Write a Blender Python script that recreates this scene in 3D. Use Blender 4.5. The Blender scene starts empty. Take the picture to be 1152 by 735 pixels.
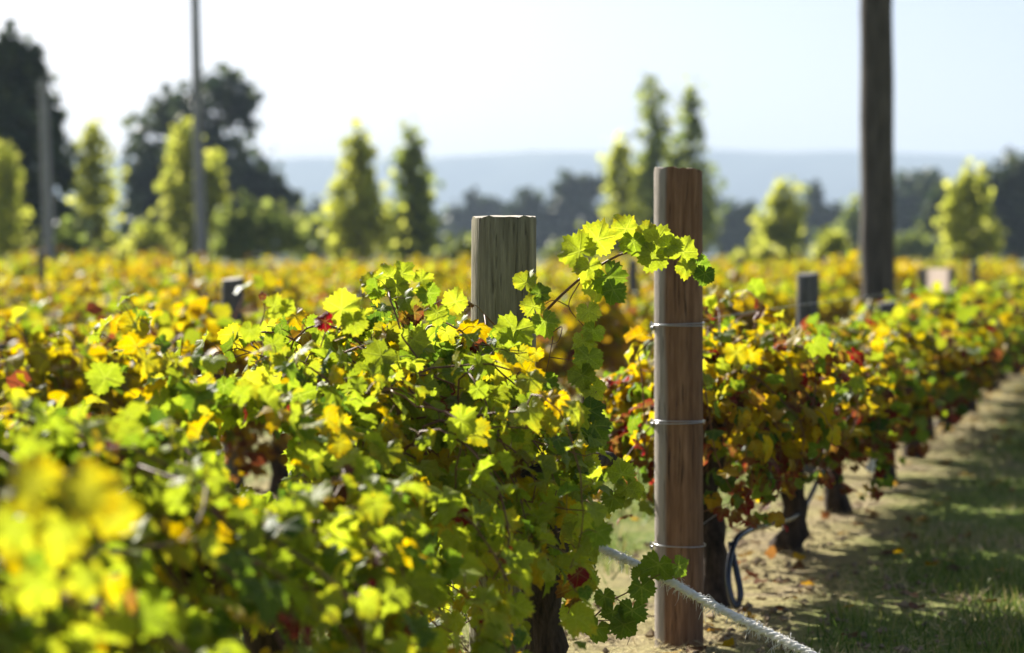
import bpy, math, random
import numpy as np
from mathutils import Vector, Matrix

rad = math.radians
SC = bpy.context.scene
COL = SC.collection
RNG = np.random.default_rng(7)
random.seed(7)

# ------------------------------------------------------------------ camera, sky, sun, exposure
EYE = 1.13            # camera height
FPX = 2720.0          # focal length in photo pixels (1152 wide)
HORY = 290.0          # horizon row in the photo
cam_d = bpy.data.cameras.new('camera')
cam = bpy.data.objects.new('camera', cam_d)
COL.objects.link(cam)
cam_d.sensor_width = 36.0
cam_d.lens = FPX / 1152.0 * 36.0
cam.location = (0, 0, EYE)
cam.rotation_euler = (rad(90 - math.degrees(math.atan((367.5 - HORY) / FPX))), 0, 0)
cam_d.clip_start = 0.05
cam_d.clip_end = 30000
cam_d.dof.use_dof = True
cam_d.dof.focus_distance = 5.8
cam_d.dof.aperture_fstop = 2.75
cam_d.dof.aperture_blades = 9
SC.camera = cam

SUN_AZ = math.atan2(-0.56, 0.83)      # clockwise from +Y
SUN_EL = rad(32)
SUN = Vector((math.sin(SUN_AZ) * math.cos(SUN_EL), math.cos(SUN_AZ) * math.cos(SUN_EL), math.sin(SUN_EL)))
world = bpy.data.worlds.new('World')
SC.world = world
world.use_nodes = True
wn = world.node_tree
sky = wn.nodes.new('ShaderNodeTexSky')
sky.sky_type = 'NISHITA'
sky.sun_disc = False
sky.sun_elevation = SUN_EL
sky.sun_rotation = SUN_AZ
sky.air_density = 0.55
sky.dust_density = 2.0
sky.ozone_density = 1.0
bg = wn.nodes['Background']
bg.inputs['Strength'].default_value = 0.05
wn.links.new(sky.outputs[0], bg.inputs['Color'])

sl = bpy.data.lights.new('sun', 'SUN')
sl.energy = 5.0
sl.angle = rad(0.53)
sl.color = (1.0, 0.95, 0.86)
so = bpy.data.objects.new('sun', sl)
COL.objects.link(so)
so.rotation_euler = SUN.to_track_quat('Z', 'Y').to_euler()

SC.view_settings.view_transform = 'Standard'
SC.view_settings.look = 'None'
SC.view_settings.exposure = 1.65
SC.view_settings.gamma = 1.0
SC.view_settings.use_curve_mapping = False
SC.render.engine = 'CYCLES'
cy = SC.cycles
cy.use_denoising = True
cy.denoiser = 'OPENIMAGEDENOISE'
cy.max_bounces = 7
cy.diffuse_bounces = 4
cy.glossy_bounces = 2
cy.transmission_bounces = 4
cy.transparent_max_bounces = 4
cy.volume_bounces = 0
cy.sample_clamp_indirect = 6.0
cy.caustics_reflective = False
cy.caustics_refractive = False

# ------------------------------------------------------------------ layout helpers
A = math.atan(0.27)
U = np.array([math.sin(A), math.cos(A)])          # along the rows
V = np.array([math.cos(A), -math.sin(A)])         # to the right of the rows
O = np.array([-1.5, 0.0])
SPACING = 2.70
ROT = math.pi / 2 - A

def P(x, y, Z):
    """point at depth Z metres that the photo shows at pixel x, y"""
    return np.array([(x - 576) / FPX * Z, Z, EYE - (y - HORY) / FPX * Z])

def rowpt(s, off=0.0, z=0.0):
    p = O + U * s + V * off
    return np.array([p[0], p[1], z])

def zs(Z, off=0.0):
    """row parameter s for depth Z"""
    return (Z - V[1] * off) / U[1]

def norm(a):
    a = np.asarray(a, float)
    return a / (np.linalg.norm(a, axis=-1, keepdims=True) + 1e-9)

# ------------------------------------------------------------------ object helpers
def tag(o, label=None, cat=None, group=None, kind=None):
    if label: o['label'] = label
    if cat: o['category'] = cat
    if group: o['group'] = group
    if kind: o['kind'] = kind
    return o

def empty(name, loc=(0, 0, 0), rz=0.0):
    o = bpy.data.objects.new(name, None)
    o.empty_display_size = 0.1
    COL.objects.link(o)
    o.location = loc
    o.rotation_euler = (0, 0, rz)
    return o

def link(name, me, parent=None, mats=()):
    o = bpy.data.objects.new(name, me)
    COL.objects.link(o)
    for m in mats: me.materials.append(m)
    if parent is not None: o.parent = parent
    return o

def mesh_np(name, v, f, attrs=None, mat_idx=None, flat=False):
    """v (n,3), f (m,3 or 4) index array; attrs: dict name -> (n,3) point vectors"""
    v = np.ascontiguousarray(v, np.float32)
    f = np.ascontiguousarray(f, np.int32)
    k = f.shape[1]
    me = bpy.data.meshes.new(name)
    me.vertices.add(len(v)); me.vertices.foreach_set('co', v.ravel())
    me.loops.add(f.size); me.loops.foreach_set('vertex_index', f.ravel())
    me.polygons.add(len(f)); me.polygons.foreach_set('loop_start', np.arange(0, f.size, k, dtype=np.int32))
    if mat_idx is not None:
        me.polygons.foreach_set('material_index', np.ascontiguousarray(mat_idx, np.int32))
    for n, a in (attrs or {}).items():
        at = me.attributes.new(n, 'FLOAT_VECTOR', 'POINT')
        at.data.foreach_set('vector', np.ascontiguousarray(a, np.float32).ravel())
    me.update(calc_edges=True)
    me.validate()
    if flat: me.shade_flat()
    return me

class MB:
    """collects triangles into one mesh"""
    def __init__(s): s.v = []; s.f = []; s.n = 0; s.m = []
    def add(s, v, f, m=0):
        v = np.asarray(v, float); f = np.asarray(f, int)
        if f.shape[1] == 4:
            f = np.concatenate([f[:, [0, 1, 2]], f[:, [0, 2, 3]]])
        s.v.append(v); s.f.append(f + s.n); s.n += len(v); s.m.append(np.full(len(f), m))
        return s
    def tube(s, path, r, sides=6, cap=True, m=0, lump=0.0, rng=RNG):
        path = np.asarray(path, float); n = len(path)
        r = np.broadcast_to(np.asarray(r, float), (n,))
        t = norm(np.gradient(path, axis=0))
        ref = np.array([0.31, 0.17, 0.93]) if abs(t[0][2]) < 0.8 else np.array([0.95, 0.2, 0.1])
        a = norm(np.cross(t, ref)); b = np.cross(t, a)
        th = np.arange(sides) * 2 * math.pi / sides
        rr = r[:, None] * (1 + (lump * rng.standard_normal((n, sides)) if lump else 0))
        v = path[:, None] + rr[..., None] * (np.cos(th)[None, :, None] * a[:, None] + np.sin(th)[None, :, None] * b[:, None])
        v = v.reshape(-1, 3)
        i = np.arange(n - 1)[:, None] * sides; j = np.arange(sides)[None]; j2 = (j + 1) % sides
        f = np.stack([i + j, i + j2, i + sides + j2, i + sides + j], -1).reshape(-1, 4)
        s.add(v, f, m)
        if cap:
            for e, q in ((0, path[0]), (n - 1, path[-1])):
                ring = v[e * sides:(e + 1) * sides]
                vv = np.concatenate([ring, q[None]])
                k = np.arange(sides)
                ff = np.stack([k, (k + 1) % sides, np.full(sides, sides)], -1)
                if e == 0: ff = ff[:, ::-1]
                s.add(vv, ff, m)
        return s
    def box(s, c, h, m=0, rz=0.0):
        c = np.asarray(c, float); h = np.asarray(h, float)
        g = np.array([[x, y, z] for x in (-1, 1) for y in (-1, 1) for z in (-1, 1)], float) * h
        cs, sn = math.cos(rz), math.sin(rz)
        g = np.stack([g[:, 0] * cs - g[:, 1] * sn, g[:, 0] * sn + g[:, 1] * cs, g[:, 2]], -1)
        f = [[0, 1, 3, 2], [4, 6, 7, 5], [0, 4, 5, 1], [2, 3, 7, 6], [0, 2, 6, 4], [1, 5, 7, 3]]
        return s.add(g + c, f, m)
    def mesh(s, name, flat=False):
        return mesh_np(name, np.concatenate(s.v), np.concatenate(s.f), mat_idx=np.concatenate(s.m), flat=flat)
    def build(s, name, mats, parent=None, flat=False):
        if not isinstance(mats, (list, tuple)): mats = [mats]
        return link(name, s.mesh(name, flat), parent, mats)

def smooth_path(pts, n):
    """Catmull-Rom through control points"""
    p = np.asarray(pts, float)
    p = np.concatenate([2 * p[:1] - p[1:2], p, 2 * p[-1:] - p[-2:-1]])
    t = np.linspace(0, len(p) - 3 - 1e-6, n)
    i = t.astype(int); u = (t - i)[:, None]
    a, b, c, d = p[i], p[i + 1], p[i + 2], p[i + 3]
    return 0.5 * (2 * b + (c - a) * u + (2 * a - 5 * b + 4 * c - d) * u ** 2 + (3 * b - a - 3 * c + d) * u ** 3)

# ------------------------------------------------------------------ materials
class NT:
    def __init__(s, name):
        s.mat = bpy.data.materials.new(name); s.mat.use_nodes = True
        s.t = s.mat.node_tree; s.t.nodes.clear()
        s.out = s.t.nodes.new('ShaderNodeOutputMaterial')
    def n(s, typ, **kw):
        nd = s.t.nodes.new('ShaderNode' + typ)
        for k, v in kw.items(): setattr(nd, k, v)
        return nd
    def set(s, sock, v):
        if isinstance(v, bpy.types.NodeSocket): s.t.links.new(v, sock)
        else: sock.default_value = v
    def math(s, op, a, b=0.0, c=None):
        nd = s.n('Math', operation=op)
        s.set(nd.inputs[0], a); s.set(nd.inputs[1], b)
        if c is not None: s.set(nd.inputs[2], c)
        return nd.outputs[0]
    def noise(s, vec, scale, detail=4.0, rough=0.55, dim='3D'):
        nd = s.n('TexNoise', noise_dimensions=dim)
        if vec is not None: s.t.links.new(vec, nd.inputs['Vector'])
        nd.inputs['Scale'].default_value = scale; nd.inputs['Detail'].default_value = detail
        nd.inputs['Roughness'].default_value = rough
        return nd.outputs['Fac']
    def mapping(s, vec, scale=(1, 1, 1), rot=(0, 0, 0), loc=(0, 0, 0)):
        nd = s.n('Mapping'); s.t.links.new(vec, nd.inputs['Vector'])
        nd.inputs['Scale'].default_value = scale; nd.inputs['Rotation'].default_value = rot; nd.inputs['Location'].default_value = loc
        return nd.outputs[0]
    def ramp(s, fac, stops, interp='LINEAR'):
        nd = s.n('ValToRGB'); cr = nd.color_ramp; cr.interpolation = interp
        while len(cr.elements) > 1: cr.elements.remove(cr.elements[-1])
        for i, (p, c) in enumerate(stops):
            e = cr.elements[0] if i == 0 else cr.elements.new(p)
            e.position = p; e.color = (*c, 1) if len(c) == 3 else c
        s.set(nd.inputs[0], fac)
        return nd.outputs[0]
    def mix(s, fac, a, b, mode='MIX'):
        nd = s.n('Mix', data_type='RGBA', blend_type=mode)
        s.set(nd.inputs[0], fac)
        s.set(nd.inputs[6], a if isinstance(a, bpy.types.NodeSocket) else (*a, 1))
        s.set(nd.inputs[7], b if isinstance(b, bpy.types.NodeSocket) else (*b, 1))
        return nd.outputs[2]
    def maprange(s, v, a, b, c=0.0, d=1.0):
        nd = s.n('MapRange'); s.set(nd.inputs[0], v)
        for i, x in zip((1, 2, 3, 4), (a, b, c, d)): nd.inputs[i].default_value = x
        return nd.outputs[0]
    def bump(s, h, strength=0.3, dist=0.01):
        nd = s.n('Bump'); nd.inputs['Strength'].default_value = strength; nd.inputs['Distance'].default_value = dist
        s.t.links.new(h, nd.inputs['Height']); return nd.outputs[0]
    def principled(s, col, rough=0.7, spec=0.3, normal=None, **kw):
        nd = s.n('BsdfPrincipled')
        s.set(nd.inputs['Base Color'], col if isinstance(col, bpy.types.NodeSocket) else (*col, 1))
        s.set(nd.inputs['Roughness'], rough); nd.inputs['Specular IOR Level'].default_value = spec
        if normal is not None: s.t.links.new(normal, nd.inputs['Normal'])
        for k, v in kw.items(): nd.inputs[k].default_value = v
        return nd.outputs[0]
    def done(s, sh):
        s.t.links.new(sh, s.out.inputs['Surface']); return s.mat

LEAF_STOPS = [(0.0, (0.045, 0.095, 0.014)), (0.20, (0.15, 0.205, 0.022)), (0.38, (0.26, 0.295, 0.032)),
              (0.55, (0.38, 0.275, 0.026)), (0.68, (0.30, 0.19, 0.022)), (0.82, (0.13, 0.06, 0.022)), (0.92, (0.13, 0.03, 0.018)), (1.0, (0.15, 0.012, 0.016))]

def leaf_material(name, detail=True, trans=0.5, gain=1.0, rough=0.52):
    k = NT(name)
    at = k.n('Attribute', attribute_name='leafcol').outputs['Vector']
    sep = k.n('SeparateXYZ'); k.t.links.new(at, sep.inputs[0])
    age, rnd = sep.outputs[0], sep.outputs[1]
    normal = None
    if detail:
        uv = k.n('Attribute', attribute_name='leafuv').outputs['Vector']
        su = k.n('SeparateXYZ'); k.t.links.new(uv, su.inputs[0])
        x, y = su.outputs[0], su.outputs[1]
        ax = k.math('ABSOLUTE', x)
        r = k.math('SQRT', k.math('ADD', k.math('MULTIPLY', x, x), k.math('MULTIPLY', y, y)))
        off = k.n('Combine' 'XYZ'); k.t.links.new(rnd, off.inputs[0]); k.t.links.new(age, off.inputs[1])
        va = k.n('VectorMath', operation='MULTIPLY_ADD')
        k.t.links.new(off.outputs[0], va.inputs[0]); va.inputs[1].default_value = (41, 23, 0); k.t.links.new(uv, va.inputs[2])
        nz = k.noise(va.outputs[0], 2.2, 3)
        # leaves turn from the edge inward
        edge = k.math('MULTIPLY', k.maprange(r, 0.35, 1.0), k.math('MULTIPLY', k.math('SUBTRACT', nz, 0.36), 0.75))
        age2 = k.math('ADD', age, k.math('MULTIPLY', edge, k.maprange(age, 0.1, 0.5, 0.25, 1.0)))
        # five main veins
        vein = None
        for deg in (0, 58, 122):
            sx, cx = math.sin(rad(deg)), math.cos(rad(deg))
            along = k.math('ADD', k.math('MULTIPLY', ax, sx), k.math('MULTIPLY', y, cx))
            perp = k.math('ABSOLUTE', k.math('SUBTRACT', k.math('MULTIPLY', ax, cx), k.math('MULTIPLY', y, sx)))
            w = k.maprange(along, 0.0, 1.0, 0.045, 0.008)
            g = k.math('MULTIPLY', k.math('GREATER_THAN', along, 0.0), k.maprange(k.math('DIVIDE', perp, w), 0.5, 1.4, 1.0, 0.0))
            vein = g if vein is None else k.math('MAXIMUM', vein, g)
            # side veins
            ph = k.math('SINE', k.math('MULTIPLY', k.math('SUBTRACT', along, k.math('MULTIPLY', perp, 0.8)), 34.0))
            sv = k.math('MULTIPLY', k.maprange(ph, 0.86, 1.0), 0.35)
            sv = k.math('MULTIPLY', sv, k.math('MULTIPLY', k.math('GREATER_THAN', along, 0.08), k.math('LESS_THAN', perp, 0.22)))
            vein = k.math('MAXIMUM', vein, sv)
        col = k.ramp(age2, LEAF_STOPS)
        col = k.mix(k.math('MULTIPLY', vein, 0.2), col, (0.42, 0.46, 0.10))
        mott = k.maprange(k.noise(va.outputs[0], 9.0, 2), 0.25, 0.75, 0.78, 1.2)
        col = k.mix(1.0, col, k.ramp(k.math('MULTIPLY', mott, 0.5), [(0, (0, 0, 0)), (1, (2, 2, 2))]), 'MULTIPLY')
        h = k.math('SUBTRACT', k.math('MULTIPLY', k.noise(va.outputs[0], 7.0, 2), 0.5), k.math('MULTIPLY', vein, 0.6))
        normal = k.bump(h, 0.5, 0.004)
    else:
        col = k.ramp(age, LEAF_STOPS)
    br = k.maprange(rnd, 0.0, 1.0, 0.75 * gain, 1.25 * gain)
    hs = k.n('HueSaturation'); hs.inputs['Saturation'].default_value = 1.0
    k.t.links.new(br, hs.inputs['Value']); k.t.links.new(col, hs.inputs['Color'])
    col = hs.outputs[0]
    pr = k.principled(col, rough, 0.24, normal)
    tr = k.n('BsdfTranslucent')
    sat = k.n('HueSaturation'); sat.inputs['Saturation'].default_value = 1.08; sat.inputs['Value'].default_value = 1.55
    k.t.links.new(col, sat.inputs['Color']); k.t.links.new(sat.outputs[0], tr.inputs['Color'])
    if normal is not None: k.t.links.new(normal, tr.inputs['Normal'])
    mx = k.n('MixShader'); mx.inputs[0].default_value = trans
    k.t.links.new(pr, mx.inputs[1]); k.t.links.new(tr.outputs[0], mx.inputs[2])
    return k.done(mx.outputs[0])

def wood_material(name, dark, mid, light, patch=None, grain=1.0):
    k = NT(name)
    co = k.n('TexCoord').outputs['Object']
    g1 = k.noise(k.mapping(co, (46 * grain, 46 * grain, 3.2)), 1.0, 6, 0.7)
    g2 = k.noise(k.mapping(co, (120, 120, 5)), 1.0, 3, 0.6)
    big = k.noise(k.mapping(co, (14, 14, 4)), 1.0, 4, 0.65)
    f = k.math('ADD', k.math('MULTIPLY', g1, 0.7), k.math('MULTIPLY', g2, 0.3))
    col = k.ramp(f, [(0.3, dark), (0.5, mid), (0.68, light)])
    col = k.mix(k.maprange(big, 0.35, 0.7, 0.0, 0.55), col, k.mix(0.5, mid, dark))
    if patch is not None:    # weathered grey strip down one side
        sp = k.n('SeparateXYZ'); k.t.links.new(co, sp.inputs[0])
        w = k.math('ADD', sp.outputs[0], k.math('MULTIPLY', k.noise(k.mapping(co, (8, 8, 2)), 1.0, 3), 0.03))
        col = k.mix(k.maprange(w, -0.026, -0.036, 0.0, 0.85), col, patch)
    warp = k.n('VectorMath', operation='MULTIPLY_ADD')
    nw = k.n('TexNoise'); k.t.links.new(k.mapping(co, (9, 9, 5)), nw.inputs['Vector']); nw.inputs['Scale'].default_value = 1.0
    k.t.links.new(nw.outputs['Color'], warp.inputs[0]); warp.inputs[1].default_value = (0.02, 0.02, 0.0); k.t.links.new(co, warp.inputs[2])
    c1 = k.maprange(k.noise(k.mapping(warp.outputs[0], (75 * grain, 75 * grain, 2.6)), 1.0, 2), 0.29, 0.37, 0.0, 1.0)
    c2 = k.maprange(k.noise(k.mapping(warp.outputs[0], (200 * grain, 200 * grain, 9)), 1.0, 2), 0.28, 0.38, 0.35, 1.0)
    crack = k.math('MULTIPLY', c1, c2)
    col = k.mix(k.maprange(crack, 0, 1, 0.8, 0.0), col, tuple(c * 0.3 for c in dark))
    stain = k.maprange(k.noise(k.mapping(co, (22, 22, 2.2), loc=(3, 1, 2)), 1.0, 5, 0.7), 0.52, 0.68, 0.0, 0.6)
    col = k.mix(stain, col, tuple(c * 1.15 for c in dark))
    h = k.math('ADD', f, crack)
    return k.done(k.principled(col, 0.85, 0.2, k.bump(h, 0.8, 0.01)))

def bark_material(name, dark, light, scale=1.0):
    k = NT(name)
    co = k.n('TexCoord').outputs['Object']
    n1 = k.noise(k.mapping(co, (40 * scale, 40 * scale, 7 * scale)), 1.0, 6, 0.65)
    col = k.ramp(n1, [(0.35, dark), (0.65, light)])
    return k.done(k.principled(col, 0.9, 0.15, k.bump(n1, 1.0, 0.02)))

def plain(name, col, rough=0.6, spec=0.4, var=0.12, scale=6.0, **kw):
    k = NT(name)
    co = k.n('TexCoord').outputs['Object']
    n1 = k.noise(co, scale, 4)
    c = k.mix(n1, tuple(x * (1 - var) for x in col), tuple(min(1, x * (1 + var)) for x in col))
    return k.done(k.principled(c, rough, spec, **kw))

def tree_leaf_material(name, c0, c1, c2, trans=0.4):
    k = NT(name)
    at = k.n('Attribute', attribute_name='leafcol').outputs['Vector']
    sep = k.n('SeparateXYZ'); k.t.links.new(at, sep.inputs[0])
    col = k.ramp(sep.outputs[1], [(0.0, c0), (0.5, c1), (1.0, c2)])
    pr = k.principled(col, 0.5, 0.25)
    tr = k.n('BsdfTranslucent'); k.t.links.new(col, tr.inputs['Color'])
    mx = k.n('MixShader'); mx.inputs[0].default_value = trans
    k.t.links.new(pr, mx.inputs[1]); k.t.links.new(tr.outputs[0], mx.inputs[2])
    return k.done(mx.outputs[0])

M_LEAF = leaf_material('vine_leaf', True, 0.56)
M_LEAF_FAR = leaf_material('vine_leaf_plain', False, 0.54, 0.88)
M_CANE = plain('vine_cane', (0.16, 0.075, 0.035), 0.6, 0.3, 0.35, 30)
M_TENDRIL = plain('vine_petiole', (0.20, 0.12, 0.03), 0.6, 0.3, 0.3, 30)
M_TRUNK = bark_material('vine_bark', (0.018, 0.014, 0.011), (0.085, 0.06, 0.045))
M_POST_GREY = wood_material('weathered_post_wood', (0.072, 0.062, 0.038), (0.22, 0.195, 0.125), (0.38, 0.34, 0.225))
M_POST_TOP = plain('sawn_post_end', (0.42, 0.38, 0.31), 0.9, 0.2, 0.3, 60)
M_POST_RED = wood_material('brown_post_wood', (0.07, 0.034, 0.019), (0.205, 0.108, 0.056), (0.36, 0.215, 0.125), patch=(0.30, 0.27, 0.23))
M_POST_DARK = wood_material('dark_post_wood', (0.04, 0.04, 0.042), (0.115, 0.113, 0.115), (0.21, 0.205, 0.20))
M_POLE = wood_material('pole_wood', (0.035, 0.03, 0.025), (0.09, 0.078, 0.064), (0.17, 0.15, 0.125), grain=0.5)
M_POLE_GREY = wood_material('grey_pole_wood', (0.16, 0.165, 0.175), (0.27, 0.275, 0.29), (0.38, 0.385, 0.40), grain=0.4)
M_WIRE = plain('galvanised_wire', (0.36, 0.36, 0.37), 0.3, 0.5, 0.1, 40, Metallic=0.7)
M_HOSE = plain('black_irrigation_pipe', (0.012, 0.016, 0.03), 0.22, 0.6, 0.2, 20)
M_ROPE = plain('rope_fibre', (0.80, 0.77, 0.70), 0.9, 0.1, 0.22, 60)
M_WHITE = plain('white_plastic', (0.75, 0.76, 0.78), 0.3, 0.5, 0.05, 10)
M_BOARD = plain('pale_board', (0.62, 0.56, 0.50), 0.7, 0.3, 0.12, 8)
def _corrugated():
    k = NT('white_plastic_board')
    pr = k.principled((0.72, 0.66, 0.62), 0.5, 0.3); tr = k.n('BsdfTranslucent'); tr.inputs['Color'].default_value = (0.8, 0.72, 0.66, 1)
    mx = k.n('MixShader'); mx.inputs[0].default_value = 0.55
    k.t.links.new(pr, mx.inputs[1]); k.t.links.new(tr.outputs[0], mx.inputs[2])
    return k.done(mx.outputs[0])
M_BOARD = _corrugated()
M_TBARK = bark_material('tree_bark', (0.05, 0.04, 0.032), (0.18, 0.15, 0.12), 0.15)

# ------------------------------------------------------------------ ground
def ground_material():
    k = NT('vineyard_soil_and_grass')
    geo = k.n('NewGeometry').outputs['Position']
    sp = k.n('SeparateXYZ'); k.t.links.new(geo, sp.inputs[0])
    X, Y = sp.outputs[0], sp.outputs[1]
    # offset across the rows, in row spacings
    off = k.math('ADD', k.math('MULTIPLY', k.math('SUBTRACT', X, float(O[0])), float(V[0])), k.math('MULTIPLY', Y, float(V[1])))
    t = k.math('DIVIDE', off, SPACING)
    fr = k.math('ABSOLUTE', k.math('SUBTRACT', k.math('FRACT', k.math('ADD', t, 50.5)), 0.5))   # 0 on a row, .5 in mid alley
    wob = k.math('MULTIPLY', k.math('SUBTRACT', k.noise(geo, 1.7, 5, 0.6), 0.5), 0.34)
    fw = k.math('ADD', fr, wob)
    grassm = k.maprange(fw, 0.05, 0.20)
    n_f = k.noise(geo, 22.0, 5, 0.65)
    n_m = k.noise(geo, 2.6, 4)
    soil = k.ramp(n_f, [(0.3, (0.11, 0.08, 0.05)), (0.5, (0.23, 0.175, 0.105)), (0.72, (0.38, 0.31, 0.19))])
    straw = k.ramp(n_f, [(0.3, (0.20, 0.165, 0.07)), (0.7, (0.38, 0.33, 0.15))])
    soil = k.mix(k.maprange(n_m, 0.36, 0.55), soil, straw)
    grass = k.ramp(n_f, [(0.25, (0.05, 0.095, 0.012)), (0.5, (0.12, 0.165, 0.024)), (0.75, (0.25, 0.26, 0.06))])
    grass = k.mix(k.maprange(k.noise(geo, 0.9, 3), 0.48, 0.66), grass, straw)
    col = k.mix(grassm, soil, grass)
    # beyond the vineyard: paddock
    far = k.maprange(Y, 76, 90)
    pad = k.ramp(k.noise(geo, 0.02, 5), [(0.3, (0.09, 0.11, 0.035)), (0.7, (0.20, 0.18, 0.08))])
    col = k.mix(far, col, pad)
    h = k.math('ADD', n_f, k.noise(geo, 70.0, 3))
    return k.done(k.principled(col, 0.95, 0.1, k.bump(h, 0.8, 0.03)))

def build_ground():
    gx = np.concatenate([[-6500, -2500, -800, -250, -100], np.linspace(-50, 50, 51), [100, 250, 800, 2500, 6500]])
    gy = np.concatenate([[-900, -200, -50, -10], np.linspace(0, 90, 61), [110, 160, 260, 500, 1000, 2000, 3500, 6500]])
    XX, YY = np.meshgrid(gx, gy)
    ZZ = 0.02 * np.sin(XX * 0.9 + YY * 0.5) * (np.abs(XX) < 60) * (YY < 90)
    v = np.stack([XX, YY, ZZ], -1).reshape(-1, 3)
    nx = len(gx); i = np.arange(len(gy) - 1)[:, None] * nx + np.arange(nx - 1)[None]
    f = np.stack([i, i + 1, i + nx + 1, i + nx], -1).reshape(-1, 4)
    g = link('ground', mesh_np('ground', v, f), None, [ground_material()])
    tag(g, 'bare tan soil under the vines with green grassy alleys between rows', 'ground', kind='structure')
build_ground()

def build_hills():
    k = NT('hill_forest')
    geo = k.n('NewGeometry').outputs['Position']
    n = k.noise(geo, 0.006, 6, 0.6)
    m = k.done(k.principled(k.ramp(n, [(0.35, (0.02, 0.035, 0.02)), (0.6, (0.06, 0.075, 0.04)), (0.75, (0.13, 0.13, 0.08))]), 0.95, 0.05))
    xs = np.linspace(-3200, 3200, 161); ds = np.array([0, 150, 350, 600, 900, 1300])
    prof = np.array([0.0, 0.25, 0.58, 0.88, 1.0, 0.9])
    r = np.random.default_rng(3)
    h = 205 + 6 * np.sin(xs / 420 + 1) + 4 * np.sin(xs / 150) + 2.5 * np.sin(xs / 61 + 2) + 10 * (xs > 300) * np.clip((xs - 300) / 300, 0, 1) + r.normal(0, 0.8, len(xs))
    v = np.array([[x + 40 * math.sin(j * 2.1 + x / 260), 4000 + d + 90 * math.sin(x / 330 + j), (h[i] * p if p > 0 else -1.0) + (r.normal(0, 4) if 0 < p < 1 else 0)]
                  for j, (d, p) in enumerate(zip(ds, prof)) for i, x in enumerate(xs)])
    nx = len(xs); i = np.arange(len(ds) - 1)[:, None] * nx + np.arange(nx - 1)[None]
    f = np.stack([i, i + 1, i + nx + 1, i + nx], -1).reshape(-1, 4)
    tag(link('hills', mesh_np('hills', v, f), None, [m]), 'long flat-topped forested escarpment, pale blue in the haze on the horizon', 'hills', kind='structure')
build_hills()

# air
def build_haze():
    k = NT('haze_air')
    vp = k.n('VolumePrincipled')
    vp.inputs['Color'].default_value = (0.56, 0.70, 0.88, 1)
    vp.inputs['Density'].default_value = 2.7e-4
    vp.inputs['Anisotropy'].default_value = 0.0
    k.t.links.new(vp.outputs[0], k.out.inputs['Volume'])
    mb = MB().box((0, 2850, 119), (6600, 3850, 121.5))
    o = mb.build('haze', k.mat, flat=True)
    tag(o, 'pale blue haze that fades the far trees and hills', 'haze', kind='stuff')
build_haze()

# ------------------------------------------------------------------ leaves
def outline(th):
    """radius of a grape-leaf outline, th = 0 at the tip"""
    a = np.abs((th + math.pi) % (2 * math.pi) - math.pi)
    ctrl = np.array([0, 14, 31, 48, 62, 78, 95, 112, 128, 146, 162, 172, 180])
    rr = np.array([1.0, 0.93, 0.77, 0.87, 0.93, 0.86, 0.76, 0.79, 0.80, 0.74, 0.62, 0.40, 0.10])
    return np.interp(np.degrees(a), ctrl, rr)

def leaf_template(rng, lod):
    n = {0: 44, 1: 22, 2: 12, 3: 6}[lod]
    th = np.linspace(-math.pi, math.pi, n, endpoint=False) + (math.pi / n if lod > 1 else 0)
    if lod == 3:
        th = np.radians([-165, -95, -50, 0, 50, 95, 165][:6]); n = 6
    rad_o = outline(th) * (1 + 0.05 * rng.standard_normal(n))
    if lod < 2:
        rad_o = rad_o * (1 + (0.075 if lod == 0 else 0.05) * np.where(np.arange(n) % 2 == 0, 1, -1))
    rings = {0: (0.4, 0.75, 1.0), 1: (0.55, 1.0), 2: (1.0,), 3: (1.0,)}[lod]
    pts = [np.zeros((1, 2))]
    for q in rings:
        rq = rad_o * q if q == 1.0 else outline(th) * q
        pts.append(np.stack([np.sin(th) * rq, np.cos(th) * rq], -1))
    p = np.concatenate(pts); x, y = p[:, 0], p[:, 1]
    r = np.hypot(x, y); t = np.arctan2(x, y)
    cup = rng.uniform(-0.4, 0.8); fold = rng.uniform(-0.15, 0.6); droop = rng.uniform(-0.1, 0.6)
    wav = rng.uniform(0.07, 0.22); p1, p2 = rng.uniform(0, 6.28, 2); tw = rng.uniform(-0.4, 0.4)
    z = -cup * r ** 2 * 0.6 + fold * np.abs(x) * 0.7 - droop * np.clip(y, 0, 9) ** 2
    z += wav * r ** 1.5 * np.sin(5 * t + p1) + 0.6 * wav * r ** 2 * np.sin(9 * t + p2) + tw * x * y
    # pleats between the veins
    if lod < 2: z += 0.10 * r * np.abs(np.sin(t * 180 / math.pi / 60 * math.pi / 2 * 1.0))
    v = np.stack([x, y, z], -1)
    f = [[0, 1 + (j + 1) % n, 1 + j] for j in range(n)]
    for q in range(len(rings) - 1):
        a, b = 1 + q * n, 1 + (q + 1) * n
        for j in range(n):
            j2 = (j + 1) % n
            f += [[a + j, a + j2, b + j], [a + j2, b + j2, b + j]]
    return v, np.array(f), np.stack([x, y, np.zeros_like(x)], -1)

TPL = {l: [leaf_template(np.random.default_rng(100 * l + i), l) for i in range(14 if l < 2 else 8)] for l in range(4)}

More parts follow.
